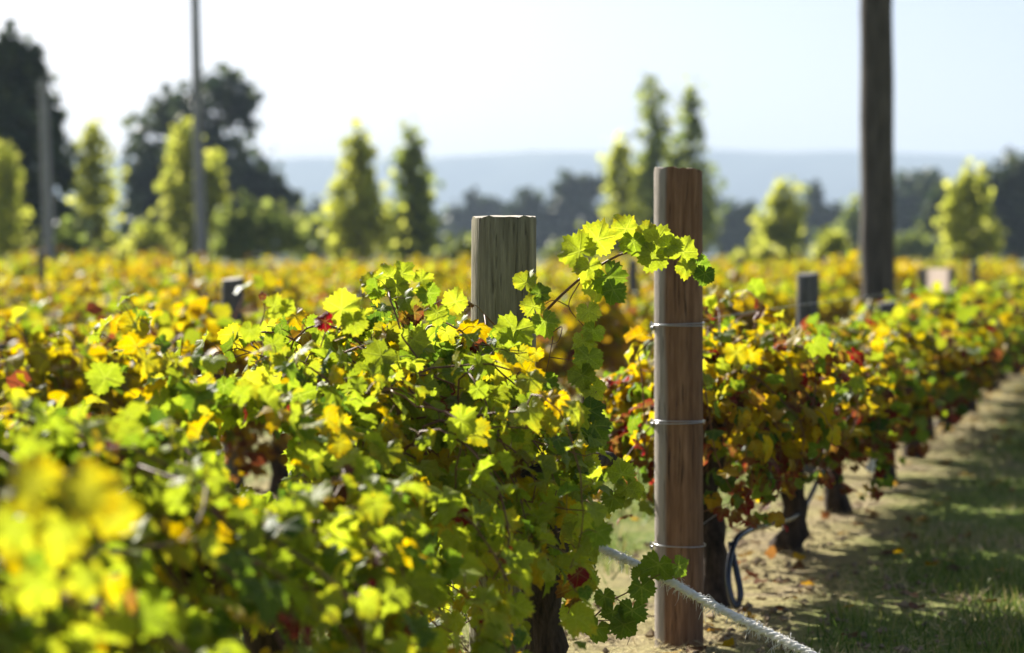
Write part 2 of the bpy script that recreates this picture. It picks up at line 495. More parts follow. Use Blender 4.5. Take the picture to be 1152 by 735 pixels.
def leaves_arrays(pos, tip, nor, size, age, rng, lod):
    pos = np.asarray(pos, float); tip = norm(tip); nor = np.asarray(nor, float)
    nor = norm(nor - (nor * tip).sum(-1, keepdims=True) * tip)
    side = np.cross(tip, nor)
    size = np.asarray(size, float); age = np.asarray(age, float); rnd = rng.random(len(pos))
    var = rng.integers(0, len(TPL[lod]), len(pos))
    vs, fs, uvs, cols = [], [], [], []; base = 0
    for k, (tv, tf, tu) in enumerate(TPL[lod]):
        ix = np.nonzero(var == k)[0]
        if not len(ix): continue
        sq = size[ix, None, None]
        v = pos[ix, None] + sq * (tv[None, :, 0:1] * side[ix, None] + tv[None, :, 1:2] * tip[ix, None] + tv[None, :, 2:3] * nor[ix, None])
        m = len(tv)
        vs.append(v.reshape(-1, 3))
        fs.append((tf[None] + (base + np.arange(len(ix)) * m)[:, None, None]).reshape(-1, 3))
        uvs.append(np.tile(tu, (len(ix), 1)))
        c = np.stack([age[ix], rnd[ix], np.zeros(len(ix))], -1)
        cols.append(np.repeat(c, m, axis=0)); base += m * len(ix)
    return np.concatenate(vs), np.concatenate(fs), np.concatenate(uvs), np.concatenate(cols)

def leaves_mesh(name, pos, tip, nor, size, age, rng, lod):
    v, f, u, c = leaves_arrays(pos, tip, nor, size, age, rng, lod)
    return mesh_np(name, v, f, {'leafuv': u, 'leafcol': c} if lod < 2 else {'leafcol': c})

# ------------------------------------------------------------------ grapevines
cR, sR = math.cos(ROT), math.sin(ROT)
SUN_L = np.array([SUN.x * cR + SUN.y * sR, -SUN.x * sR + SUN.y * cR, SUN.z])     # sun direction in a vine's own frame

def grow(rng, env, half=0.58, hc=0.62, ncanes=40, nodes=20, step=0.055, lsize=0.056, agefn=None, shell=150, shellsize=None):
    """canes (polylines) and leaves of one vine, in the vine's frame: x along the row, y to its left, z up"""
    canes, P_, T_, N_, S_, G_, pet = [], [], [], [], [], [], []
    def leaf(pos, out, sz):
        tipd = out * rng.uniform(0.3, 0.9) + np.array([0, 0, -rng.uniform(0.25, 1.0)]) + rng.normal(0, 0.35, 3)
        n = np.array([0, 0, 0.55]) + SUN_L * 0.55 + out * 0.35 + rng.normal(0, 0.42, 3)
        P_.append(pos); T_.append(tipd); N_.append(n); S_.append(sz); G_.append(agefn(pos, rng))
    for c in range(ncanes):
        x0 = rng.uniform(-half, half); y0, y1, zt, zb = env(x0)
        p = np.array([x0, rng.normal(0, 0.03), hc + rng.uniform(-0.05, 0.05)])
        tgt = rng.uniform(y0, y1)
        d = norm(np.array([rng.normal(0, 0.35), tgt * 1.6 + rng.normal(0, 0.15), rng.uniform(0.25, 1.1)]))
        pl = [p]; n = int(nodes * rng.uniform(0.65, 1.2)); sgn = 1
        for i in range(n):
            e0, e1, zt, zb = env(np.clip(p[0], -half - 0.15, half + 0.15))
            d = d + rng.normal(0, 0.20, 3) + np.array([0, 0, -0.065 - 0.05 * (i / n)])
            if p[2] > zt - 0.06: d[2] -= 0.45
            if p[2] < zb + 0.05: d[2] += 0.35
            if p[1] > e1 - 0.05: d[1] -= 0.35
            if p[1] < e0 + 0.05: d[1] += 0.35
            if abs(p[0]) > half + 0.1: d[0] -= 0.3 * np.sign(p[0])
            d = norm(d); p = p + d * step * rng.uniform(0.8, 1.2); pl.append(p)
            if i > 1 and rng.random() < 0.93:
                s = norm(np.cross(d, rng.normal(0, 1, 3) + np.array([0, 0, 1.2]))) * sgn; sgn = -sgn
                out = norm(s + np.array([0, 0.9 * np.sign(p[1]) * min(1, abs(p[1]) * 3), 0.35]) + rng.normal(0, 0.2, 3))
                q = p + out * lsize * rng.uniform(0.5, 1.2)
                pet.append((p, q))
                leaf(q, out, lsize * rng.uniform(0.55, 1.15) * (1.0 - 0.45 * (i / n) ** 3))
        canes.append(np.array(pl))
    for c in range(shell):
        x0 = rng.uniform(-half - 0.05, half + 0.05); e0, e1, zt, zb = env(x0)
        a = rng.uniform(-0.55 * math.pi, 0.55 * math.pi); cyy, czz = math.sin(a), math.cos(a)
        yy = (e1 if cyy > 0 else -e0) * cyy * rng.uniform(0.7, 1.0)
        zz = zb + (zt - zb) * (0.35 + 0.65 * czz) * rng.uniform(0.9, 1.0) if czz > 0 else zb + (zt - zb) * 0.35 * (1 + czz)
        out = norm(np.array([rng.normal(0, 0.3), cyy, max(0, czz) * 0.8]))
        leaf(np.array([x0, yy, zz]), out, (shellsize or lsize) * rng.uniform(0.6, 1.1))
    return canes, pet, [np.array(q) for q in (P_, T_, N_, S_, G_)]

def trunk_mb(rng, hc=0.62, r=0.045, arm=0.55, sides=9):
    mb = MB(); n = 12
    zz = np.linspace(-0.03, hc, n)
    w = np.cumsum(rng.normal(0, 0.012, (n, 2)), axis=0); w -= w[0]
    path = np.column_stack([w[:, 0] * 1.3, w[:, 1], zz])
    rr = r * np.interp(zz, [-0.03, 0.06, 0.3, hc * 0.85, hc], [1.6, 1.15, 0.95, 1.1, 1.25])
    mb.tube(path, rr, sides, lump=0.12, rng=rng)
    for sg in (-1, 1):
        k = 8; t = np.linspace(0, 1, k)
        ap = path[-1] + np.column_stack([sg * arm * t, np.cumsum(rng.normal(0, 0.008, k)), 0.02 * np.sin(t * 3) + np.cumsum(rng.normal(0, 0.008, k)) - 0.01])
        mb.tube(ap, r * np.linspace(0.75, 0.3, k), max(5, sides - 2), lump=0.15, rng=rng)
    return mb

def make_vine(name, rng, env, lod, label, cat='grapevine', group=None, cut=None, cane_sides=5, trunk_r=0.045, hc=0.62, lean=None, **kw):
    root = empty(name)
    tag(root, label, cat, group)
    canes, pet, L = grow(rng, env, hc=hc, **kw)
    if lean is not None:          # the canopy spills out towards one side as it hangs down
        canes = [lean(c) for c in canes]
        pet = [(lean(a[None])[0], lean(b[None])[0]) for a, b in pet]
        L[0] = lean(L[0])
    trunk_mb(rng, hc=hc, r=trunk_r).build('trunk', M_TRUNK, root)
    mb = MB()
    for c in canes:
        if cut is not None:
            bad = np.nonzero(~cut(c))[0]
            if len(bad): c = c[:bad[0]]
            if len(c) < 3: continue
        mb.tube(c, np.linspace(0.0034, 0.0012, len(c)), cane_sides, cap=False)
    if lod == 0:
        for a, b in (pet if cut is None else [q for q in pet if cut(np.array(q)).all()]):
            mb.tube(np.array([a, (a + b) / 2 + [0, 0, 0.006], b]), 0.0012, 3, cap=False, m=1)
    mb.build('canes', [M_CANE, M_TENDRIL], root)
    if cut is not None:
        keep = cut(L[0]); L = [q[keep] for q in L]
    me = leaves_mesh('foliage', *L, rng, lod)
    link('foliage', me, root, [M_LEAF if lod < 2 else M_LEAF_FAR])
    return root

def place(root, s, off=0.0, flip=False):
    p = rowpt(s, off)
    root.location = (p[0], p[1], 0)
    root.rotation_euler = (0, 0, ROT + (math.pi if flip else 0))

# --- the near row, coming towards the camera on the left
S_END = zs(5.82)
def near_env(s0):
    def env(x):
        Z = (s0 + x) * U[1]
        right = np.interp(Z, [2.5, 4.3, 5.0, 5.6, 6.0], [0.30, 0.32, 0.36, 0.38, 0.30])
        left = np.interp(Z, [2.5, 4.5, 5.6, 6.1], [0.26, 0.26, 0.28, 0.22])
        w = math.sin(s0 * 7 + x * 9) * 0.04
        top = np.interp(Z, [2.5, 3.2, 4.2, 5.0, 5.3, 5.7, 6.2], [0.82, 0.83, 0.84, 0.92, 0.97, 0.94, 0.90])
        bot = np.interp(Z, [3.0, 5.0, 5.8, 6.2], [0.24, 0.22, 0.22, 0.26])
        return -right - w * 0.4, left, top + w, bot
    return env
def near_age(lo, hi, spots=0.022):
    def f(p, rng):
        a = rng.uniform(lo, hi)
        q = rng.random()
        if q < spots: a = rng.uniform(0.66, 0.98)
        elif q < spots + 0.10: a = rng.uniform(0.45, 0.6)
        elif q < spots + 0.22: a = rng.uniform(0.02, 0.15)
        return a
    return f

near_labels = [
    (S_END - 0.35, 'green grapevine ending the sharp foreground row, in front of the grey round post', 0, 0.20, 0.42),
    (S_END - 1.45, 'green grapevine one step nearer than the row end vine, dark red leaf on top', 0, 0.22, 0.42),
    (S_END - 2.55, 'blurred green grapevine in the middle of the foreground row, with a gap showing soil', 0, 0.20, 0.40),
    (S_END - 3.65, 'strongly blurred yellow-green grapevine at the bottom left of the foreground row', 1, 0.17, 0.38),
]
for i, (s, lab, lod, lo, hi) in enumerate(near_labels):
    rng = np.random.default_rng(40 + i)
    def cut(pos, s=s):
        # an opening through the canopy above the cordon wire
        w = np.stack([O[0] + U[0] * (s + pos[:, 0]) - V[0] * (pos[:, 1] + 0.15), U[1] * (s + pos[:, 0]) - V[1] * (pos[:, 1] + 0.15), pos[:, 2]], -1)
        px = 576 + w[:, 0] / w[:, 1] * FPX; py = HORY + (EYE - w[:, 2]) / w[:, 1] * FPX
        lim = np.interp(py, [290, 330, 420, 455, 500, 600, 660, 735], [545, 580, 598, 640, 668, 674, 652, 640]) + 12 * np.sin(py * 0.21) + 7 * np.sin(py * 0.53)
        hole = ((px - 284) / 50) ** 2 + ((py - 512) / 52) ** 2 < 1
        gapr = (px > lim) | ((px > 592) & (px < 648) & (py > 652))
        return ~(hole | gapr) 
    def lean(p, s=s):
        p = p.copy(); Z = (s + p[:, 0]) * U[1]
        k = np.interp(Z, [2.5, 4.4, 5.1, 5.8], [0.85, 0.85, 0.6, 0.25])
        p[:, 1] += k * (p[:, 2] - 0.66)
        return p
    r = make_vine('grapevine', rng, near_env(s), lod, lab, lean=lean, group='grapevines of the foreground row', cut=cut,
                  trunk_r=0.05, ncanes=64, nodes=25, step=0.046, lsize=0.042, half=0.6 if i else 0.42, agefn=near_age(lo, hi), shell=380)
    place(r, s, -0.15)
    if i == 0:      # the end vine's trunk leans out from under its canopy
        for ch in r.children:
            if ch.name.startswith('trunk'): ch.location = (0.26, -0.20, 0)

# --- shoots that stick out of the canopy, in the vine they grow on
def shoot_leaf_mesh(specs, seed, lod=0):
    """specs: (x, y, Z, size_px, tip_angle_deg in the picture plane, age, tilt)"""
    rng = np.random.default_rng(seed)
    pos, tip, nor, size, age = [], [], [], [], []
    for x, y, Z, spx, ang, ag, tilt in specs:
        pos.append(P(x, y, Z)); t = rad(ang)
        tip.append([math.sin(t), rng.uniform(-0.3, 0.3), math.cos(t)])
        nor.append(np.array([rng.normal(0, 0.25), -1.0, 0.2 + tilt]) if tilt > -5 else np.array([0.1, 1, 0.5]))
        size.append(spx / 1.75 / FPX * Z); age.append(ag)
    return leaves_mesh('leaves', np.array(pos), np.array(tip), np.array(nor), size, age, rng, lod)

def shoot(label, paths, leaves, seed, rad0=0.003):
    base = paths[0][0]
    b = P(*base)
    root = empty('vine_shoot', b)
    tag(root, label, 'vine shoot')
    mb = MB()
    for i, pth in enumerate(paths):
        pts = smooth_path([P(*q) for q in pth], 6 * len(pth)) - b
        r0 = rad0 if i == 0 else 0.0015
        mb.tube(pts, np.linspace(r0, r0 * 0.45, len(pts)), 6, cap=True)
    mb.build('stem', M_CANE, root)
    me = shoot_leaf_mesh(leaves, seed)
    o = link('leaves', me, root, [M_LEAF]); o.location = -Vector(b)
    return root

D = 180
shoot('long bright shoot arching up from the vine end and across the tall brown post',
      [[(612, 352, 5.72), (632, 332, 5.70), (655, 312, 5.68), (685, 293, 5.66), (706, 284, 5.65), (728, 282, 5.64), (752, 286, 5.63), (775, 296, 5.62), (792, 306, 5.62)],
       [(652, 318, 5.68), (640, 345, 5.68), (660, 372, 5.68), (668, 400, 5.68), (664, 430, 5.7)],
       [(612, 352, 5.72), (622, 372, 5.72), (618, 402, 5.72), (612, 430, 5.73)],
       [(620, 375, 5.72), (632, 368, 5.7), (628, 384, 5.7), (618, 388, 5.7)],
       [(618, 402, 5.72), (640, 405, 5.7), (656, 407, 5.7)],
       [(640, 345, 5.68), (622, 338, 5.69), (604, 350, 5.7)]],
      [(652, 283, 5.66, 46, -50, 0.33, -0.1), (672, 270, 5.67, 44, 20, 0.36, -0.1), (662, 300, 5.64, 34, 190, 0.36, -0.1), (684, 312, 5.64, 44, 150, 0.12, -0.2),
       (672, 318, 5.66, 38, 175, 0.34, -0.1), (690, 326, 5.62, 34, 205, 0.10, 0.3), (704, 258, 5.64, 36, -30, 0.36, -0.1), (713, 272, 5.63, 34, 170, 0.20, 0.0),
       (728, 262, 5.64, 26, -10, 0.38, -0.1), (738, 272, 5.62, 40, 30, 0.33, -0.1), (736, 288, 5.61, 38, 200, 0.30, -0.1), (752, 276, 5.61, 30, 60, 0.30, -0.1),
       (768, 284, 5.61, 38, 30, 0.33, -0.1), (772, 300, 5.60, 26, 190, 0.36, -0.1), (786, 298, 5.61, 28, 160, 0.08, 0.3), (793, 308, 5.60, 26, 190, 0.06, 0.4),
       (600, 345, 5.68, 30, -20, 0.36, -0.1), (612, 362, 5.66, 34, 160, 0.20, 0.2), (592, 318, 5.7, 30, 10, 0.36, -0.1), (580, 372, 5.66, 50, 200, 0.32, -0.1), (606, 330, 5.68, 26, 60, 0.1, 0.2),
       (662, 350, 5.66, 30, 170, 0.34, -0.1), (668, 372, 5.66, 28, 200, 0.22, 0.2), (656, 384, 5.66, 30, 170, 0.34, -0.1), (662, 402, 5.65, 36, 190, 0.22, 0.2), (655, 422, 5.65, 34, 170, 0.28, 0.3), (668, 436, 5.66, 30, 150, 0.34, -0.1)], 5, 0.0036)
shoot('upright leafy shoot tip left of the grey round post, with a curled brown leaf',
      [[(455, 372, 5.5), (452, 350, 5.48), (446, 330, 5.46), (440, 312, 5.45)],
       [(452, 350, 5.48), (472, 352, 5.48), (492, 340, 5.48), (506, 334, 5.48)],
       [(446, 330, 5.46), (462, 325, 5.46), (476, 330, 5.46)]],
      [(438, 312, 5.44, 32, -20, 0.36, -0.1), (452, 308, 5.45, 30, 40, 0.30, -0.1), (418, 318, 5.46, 28, -70, 0.38, -0.1), (424, 326, 5.44, 24, 200, 0.14, 0.2), (446, 322, 5.42, 30, 170, 0.34, -0.1),
       (474, 316, 5.45, 26, 60, 0.34, -0.1), (482, 330, 5.44, 30, 150, 0.14, 0.3), (466, 352, 5.43, 24, 160, 0.80, 0.2), (456, 356, 5.42, 20, 230, 0.74, 0.2), (512, 340, 5.46, 32, 20, 0.36, -0.1), (492, 352, 5.45, 28, 190, 0.32, -0.1)], 6)
shoot('thin shoot with a tiny red tip leaf standing up beside the dark red leaf',
      [[(285, 385, 4.95), (292, 368, 4.95), (298, 350, 4.95), (295, 334, 4.95)], [(298, 350, 4.95), (312, 346, 4.95), (326, 346, 4.95)]],
      [(295, 334, 4.94, 10, -10, 0.85, 0.2), (308, 345, 4.94, 30, 80, 0.36, -0.1), (322, 346, 4.94, 22, 110, 0.34, -0.1), (282, 372, 4.93, 26, 200, 0.32, -0.1)], 8, 0.002)
shoot('short shoot carrying one dark red leaf among the lime green ones',
      [[(360, 392, 5.05), (366, 374, 5.05), (372, 358, 5.05)]],
      [(366, 362, 5.03, 26, -65, 1.0, 0.4), (384, 348, 5.03, 44, 60, 0.36, -0.1), (398, 362, 5.02, 34, 170, 0.34, -0.1)], 9, 0.002)
shoot('low shaded shoot reaching over the white rope in front of the brown post',
      [[(664, 700, 5.62), (688, 678, 5.60), (706, 668, 5.58), (728, 655, 5.56), (748, 645, 5.55), (760, 641, 5.55)],
       [(688, 672, 5.6), (702, 680, 5.58), (714, 690, 5.58)], [(664, 700, 5.62), (690, 700, 5.6), (712, 705, 5.6), (706, 728, 5.6)]],
      [(742, 636, 5.54, 42, 190, 0.12, 0.2), (764, 638, 5.54, 28, 130, 0.10, 0.2), (720, 648, 5.56, 22, 10, 0.12, 0.2), (722, 662, 5.55, 34, 175, 0.08, 0.1), (712, 688, 5.57, 36, 185, 0.06, 0.1),
       (690, 690, 5.58, 30, 190, 0.08, 0.2), (702, 704, 5.57, 34, 190, 0.10, 0.2), (672, 708, 5.58, 36, 200, 0.12, 0.1), (666, 655, 5.58, 24, 20, 0.30, 0.2), (680, 672, 5.58, 26, 170, 0.1, 0.1)], 10, 0.002)
shoot('withered orange-brown leaf hanging on a thin stem beside the dark vine trunk',
      [[(640, 640, 5.6), (644, 652, 5.57), (648, 658, 5.55)], [(648, 660, 5.55), (640, 690, 5.55), (630, 700, 5.55)]],
      [(648, 660, 5.54, 46, 185, 0.72, 0.1), (646, 688, 5.56, 34, 180, 0.26, 0.2)], 11, 0.002)
shoot('dark green shoot poking out sideways towards the brown post above the grass gap',
      [[(640, 500, 5.66), (656, 488, 5.64), (668, 478, 5.62)], [(648, 494, 5.66), (672, 540, 5.64), (700, 556, 5.62), (712, 540, 5.62)], [(640, 500, 5.66), (652, 462, 5.66), (672, 440, 5.66)]],
      [(664, 462, 5.6, 30, 60, 0.05, 0.3), (668, 480, 5.6, 42, 140, 0.07, 0.1), (658, 500, 5.6, 34, 180, 0.18, 0.2), (700, 534, 5.61, 34, -20, 0.22, 0.2), (706, 548, 5.61, 30, 170, 0.3, 0.2), (690, 560, 5.62, 30, 190, 0.18, 0.2), (714, 552, 5.6, 22, 150, 0.3, 0.2)], 12, 0.002)
shoot('closest shoot with large blurred golden leaves at the left edge',
      [[(190, 690, 3.3), (130, 690, 3.0), (95, 630, 2.75), (75, 575, 2.65)], [(95, 630, 2.75), (120, 610, 2.7)], [(75, 575, 2.65), (30, 560, 2.62)]],
      [(95, 555, 2.62, 84, 60, 0.45, -0.15), (38, 548, 2.65, 78, -50, 0.44, -0.1), (68, 600, 2.65, 66, 190, 0.40, -0.2), (15, 596, 2.65, 66, 200, 0.38, -0.1), (128, 580, 2.7, 56, 150, 0.43, -0.15),
       (95, 650, 2.75, 50, 170, 0.38, -0.1), (40, 660, 2.7, 56, 200, 0.36, 0.1), (130, 705, 2.9, 50, 170, 0.36, 0.0)], 13)

# --- autumn vines (right-hand row) and the field rows: a few meshes shared by copies
def wide_env(half_w, top, bot, seed):
    def env(x):
        w = math.sin(seed * 3.1 + x * 8) * 0.06
        k = 1 - 0.5 * min(1, abs(x) / 0.62) ** 2.5
        return (-half_w - w) * k, (half_w - w) * k, top - 0.25 * (1 - k) + math.sin(seed * 1.7 + x * 6) * 0.06, bot + 0.04 * math.sin(seed + 5 * x)
    return env
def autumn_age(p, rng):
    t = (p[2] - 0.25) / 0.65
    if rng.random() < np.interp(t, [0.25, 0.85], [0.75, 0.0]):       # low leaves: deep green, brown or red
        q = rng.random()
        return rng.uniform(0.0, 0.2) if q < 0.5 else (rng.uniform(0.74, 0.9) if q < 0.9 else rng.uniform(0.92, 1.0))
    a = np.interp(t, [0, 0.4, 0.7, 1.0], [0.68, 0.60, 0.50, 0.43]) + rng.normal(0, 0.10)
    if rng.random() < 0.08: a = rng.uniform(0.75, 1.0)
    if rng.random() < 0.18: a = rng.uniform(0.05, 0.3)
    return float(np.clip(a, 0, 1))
def yellow_age(shift):
    def f(p, rng):
        t = (p[2] - 0.25) / 0.6
        a = np.interp(t, [0, 0.4, 0.7, 1.0], [0.74, 0.63, 0.52, 0.47]) + rng.normal(0, 0.07) + shift
        q = rng.random()
        if q < 0.12: a = rng.uniform(0.66, 0.9)
        elif q < 0.20: a = rng.uniform(0.1, 0.35)
        return float(np.clip(a, 0, 1))
    return f

def copy_tree(o):
    c = o.copy(); COL.objects.link(c)
    for ch in o.children:
        d = ch.copy(); COL.objects.link(d); d.parent = c
    return c

ORD = ['first', 'second', 'third', 'fourth', 'fifth', 'sixth', 'seventh', 'eighth', 'ninth', 'tenth', 'eleventh', 'twelfth', 'thirteenth',
       'fourteenth', 'fifteenth', 'sixteenth', 'seventeenth', 'eighteenth', 'nineteenth', 'twentieth', 'twenty-first', 'twenty-second', 'twenty-third', 'twenty-fourth', 'twenty-fifth', 'twenty-sixth']
used = set()
def use(proto, key):
    if key in used: return copy_tree(proto)
    used.add(key); return proto

protoR = [make_vine('grapevine', np.random.default_rng(200 + i), wide_env(0.35, 0.81, 0.34, i), 1 if i < 3 else 2, 'x', trunk_r=0.044, cut=(lambda p: (p[:, 2] > 0.31 + 0.06 * np.sin(p[:, 0] * 7)) & (np.abs(p[:, 1]) < 0.47)),
                    hc=0.56, half=0.44, ncanes=60, nodes=20, agefn=autumn_age, shell=520, lsize=0.049, cane_sides=4) for i in range(5)]
s = zs(7.95); n = 0
while n < 15:
    k = n if n < 3 else 3 + n % 2
    o = use(protoR[k], ('R', k))
    place(o, s + random.uniform(-0.06, 0.06), 0.06 + random.uniform(-0.05, 0.05), flip=(n > 4 and n % 3 == 0))
    f = random.uniform(0.92, 1.06); o.scale = (1.04, random.uniform(0.95, 1.1), f)
    tag(o, f'{ORD[n]} autumn grapevine beyond the tall brown post, in the row along the shaded grass strip', 'grapevine', 'autumn grapevines of the right-hand row')
    s += 1.44; n += 1
for k, p in enumerate(protoR):
    if ('R', k) not in used: print('unused proto', k)

protoF = [make_vine('grapevine', np.random.default_rng(300 + i), wide_env(0.34, 0.75, 0.30, i + 9), 2, 'x', trunk_r=0.045,
                    ncanes=38, nodes=17, agefn=yellow_age((-0.07, -0.02, 0.02, 0.06)[i]), shell=320, lsize=0.053, cane_sides=3) for i in range(4)]

def far_vine_mesh(seed):
    rng = np.random.default_rng(seed)
    canes, pet, L = grow(rng, wide_env(0.34, 0.83, 0.32, seed), ncanes=18, nodes=11, step=0.08, lsize=0.085, agefn=yellow_age((-0.06, -0.03, 0.0, 0.03, 0.06, 0.11)[seed % 6]), shell=210)
    v, f, u, c = leaves_arrays(*L, rng, 3)
    fo = mesh_np('foliage', v, f, {'leafcol': c}); fo.materials.append(M_LEAF_FAR)
    tr = trunk_mb(rng, sides=5).mesh('trunk'); tr.materials.append(M_TRUNK)
    return fo, tr
farM = [far_vine_mesh(500 + i) for i in range(6)]
FIELD_END = 70.0
count = 0
cand = []
for r in range(1, 16):
    off = -SPACING * r
    s = zs(3, off) + (r * 0.37) % 1.25
    while True:
        p = rowpt(s, off)
        if p[1] > FIELD_END: break
        if p[1] > 7.5 and abs(p[0]) < 0.2118 * p[1] + 0.5:
            cand.append((p[1], r, s, off))
        s += 1.25
near_n = 0
for Z, r, s, off in sorted(cand):
    p_x = rowpt(s, off)[0] / Z
    if Z < 30:
        k = near_n % 4; near_n += 1
        o = use(protoF[k], ('F', k))
    else:
        o = empty('grapevine'); fo, tr = farM[random.randrange(6)]
        link('trunk', tr, o); link('foliage', fo, o)
    place(o, s + random.uniform(-0.1, 0.1), off + random.uniform(-0.06, 0.06), flip=random.random() < 0.5)
    o.scale = (1.08, random.uniform(0.85, 1.15), random.uniform(0.86, 1.14) + (0.12 if p_x < -0.14 and Z > 38 else 0))
    tag(o, f'yellow autumn grapevine in the {ORD[r - 1]} row behind the foreground row', 'grapevine', f'yellow grapevines of the {ORD[r - 1]} row behind')
    count += 1
print('field vines', count)

# ------------------------------------------------------------------ posts, wires, poles
def post_mesh_mb(r, h, rng, sides=28, rough=0.02, taper=0.97, tilt=(0.0, 0.0), bury=0.05, topdrop=0.008, rim=0.9):
    mb = MB()
    zz = np.concatenate([np.linspace(-bury, h - 0.012, 14), [h - 0.004]])
    th = np.arange(sides) * 2 * math.pi / sides
    prof = 1 + rough * 0.8 * np.sin(2 * th + rng.uniform(0, 6)) + rough * 0.5 * np.sin(3 * th + rng.uniform(0, 6)) + rough * 0.22 * rng.standard_normal(sides)
    rings = []
    for i, z in enumerate(zz):
        rr = r * np.interp(z, [0, h], [1, taper]) * prof * (1 + 0.004 * rng.standard_normal(sides))
        if i == len(zz) - 1: rr = rr * 0.975
        dz = rng.normal(0, 0.0015, sides) + topdrop * np.sin(th + 0.7) if i >= len(zz) - 2 else 0
        rings.append(np.stack([np.cos(th) * rr + tilt[0] * z, np.sin(th) * rr + tilt[1] * z, np.full(sides, z) + dz], -1))
    v = np.concatenate(rings); n = len(zz)
    i = np.arange(n - 1)[:, None] * sides; j = np.arange(sides)[None]; j2 = (j + 1) % sides
    mb.add(v, np.stack([i + j, i + j2, i + sides + j2, i + sides + j], -1).reshape(-1, 4))
    top = rings[-1]; inner = top * 1.0; c = top.mean(0)
    inner = c + (top - c) * 0.55; inner[:, 2] += 0.002
    vv = np.concatenate([top, inner, [c + [0, 0, 0.003]]]); q = np.arange(sides); q2 = (q + 1) % sides
    mb.add(vv, np.stack([q, q2, sides + q2, sides + q], -1), 1)
    mb.add(vv, np.stack([sides + q, sides + q2, np.full(sides, 2 * sides)], -1), 1)
    return mb

def post(X, Z, r, h, mats, label, group=None, seed=0, name='vineyard_post', as_parts=False, **kw):
    rng = np.random.default_rng(900 + seed)
    mb = post_mesh_mb(r, h, rng, **kw)
    if as_parts:
        root = empty(name, (X, Z, 0)); tag(root, label, 'post', group)
        mb.build('timber', mats, root)
        return root
    o = mb.build(name, mats); o.location = (X, Z, 0)
    return tag(o, label, 'post', group)

# grey post of the near row
gp = P(565, 500, 5.95)
post(gp[0], gp[1], 0.0835, 1.235, [M_POST_GREY, M_POST_TOP], 'weathered grey round post with a pale sawn top at the end of the foreground row', seed=1, sides=40, tilt=(0.004, 0), topdrop=0.002)

# tall brown post with wire loops
bp = P(765, 500, 7.05)
BPX, BPY, BPR, BPH = bp[0], bp[1], 0.0705, 1.39
br = post(BPX, BPY, BPR, BPH, [M_POST_RED, M_POST_RED], 'tall reddish brown round post wrapped with three wire loops, standing alone in the gap', seed=2, as_parts=True, sides=40, taper=0.98, tilt=(-0.004, 0), topdrop=-0.006)
def wire_loop(z, seed, turns=2):
    rng = np.random.default_rng(seed)
    th = np.linspace(0, 2 * math.pi * turns, 40 * turns)
    r0 = BPR * 1.035 + 0.0035
    rr = r0 + 0.0008 * np.sin(5 * th + seed)
    pth = np.stack([np.cos(th) * rr - 0.004 * z, np.sin(th) * rr, z + 0.006 * np.sin(th * 0.5 + seed) + 0.0045 * th / 6.28], -1)
    mb = MB().tube(pth, 0.0016, 6)
    # twisted tail with a staple on the left side
    t = np.linspace(0, 1, 24)
    tail = np.stack([-r0 - 0.004 + 0.004 * np.cos(t * 30), -0.01 + 0.035 * t, z + 0.004 * np.sin(t * 30) - 0.004], -1)
    mb.tube(tail, 0.0022, 5)
    return mb
for i, z in enumerate((0.93, 0.648, 0.288)):
    wire_loop(z, 30 + i, 2 if i < 2 else 1).build('wire_loop', M_WIRE, br)
    MB().tube(np.array([[-BPR - 0.012, -0.012, z - 0.012], [-BPR - 0.016, -0.012, z], [-BPR - 0.012, -0.012, z + 0.014]]), 0.0028, 6).build('staple', M_WIRE, br)

# trellis wires of the right-hand row, strained off the brown post
for z, w in ((0.935, 'top'), (0.652, 'middle'), (0.29, 'lowest')):
    a = np.array([BPX, BPY + BPR + 0.006, z]); e = rowpt(zs(26.0), 0.0, z)
    q = rowpt(zs(9.0), 0.0, z)
    pts = np.concatenate([smooth_path([a, q], 8), smooth_path([q, e], 20)[1:]])
    tag(MB().tube(pts, 0.0011, 5).build('trellis_wire', M_WIRE), f'{w} trellis wire running from the tall brown post into the right-hand vines', 'wire', 'wires of the right-hand row')

# other posts: (px x, width px, diameter m, top height, label)
POSTS = [
    (262, 25, 0.110, 1.03, 'stout grey post behind the near vines on the left, its top just above the leaves', 3),
    (45, 9, 0.10, 1.22, 'slim dark post at the far left in front of the leaning grey pole', 4),
    (214, 9, 0.10, 1.08, 'slim dark post in the yellow field below the tall thin pole', 5),
    (186, 6, 0.10, 1.15, 'small far post left of the tall thin pole base', 6),
    (365, 6, 0.10, 1.16, 'small far post in the yellow field below the pale poplar pair', 7),
    (712, 11, 0.10, 1.12, 'slim grey post seen just left of the tall brown post, under the arching shoot', 8),
    (832, 7, 0.10, 1.14, 'small far post right of the tall brown post, below the dark blue trees', 9),
    (909, 25, 0.115, 1.05, 'stout dark grey post rising from the right-hand vines left of the big pole', 10),
    (998, 21, 0.110, 0.87, 'short round-topped grey post just right of the big pole base', 11),
    (1096, 9, 0.095, 1.08, 'slim dark post below the bright conical tree on the right', 12),
]
for x, w, d, h, lab, sd in POSTS:
    Z = d * FPX / w
    q = P(x, 300, Z)
    dark = x in (45, 214, 1096)
    post(q[0], q[1], d / 2, h, [M_POST_DARK, M_POST_TOP if x in (262,) else M_POST_DARK], lab, seed=sd, sides=16, tilt=((0.02 if x == 45 else 0), 0))

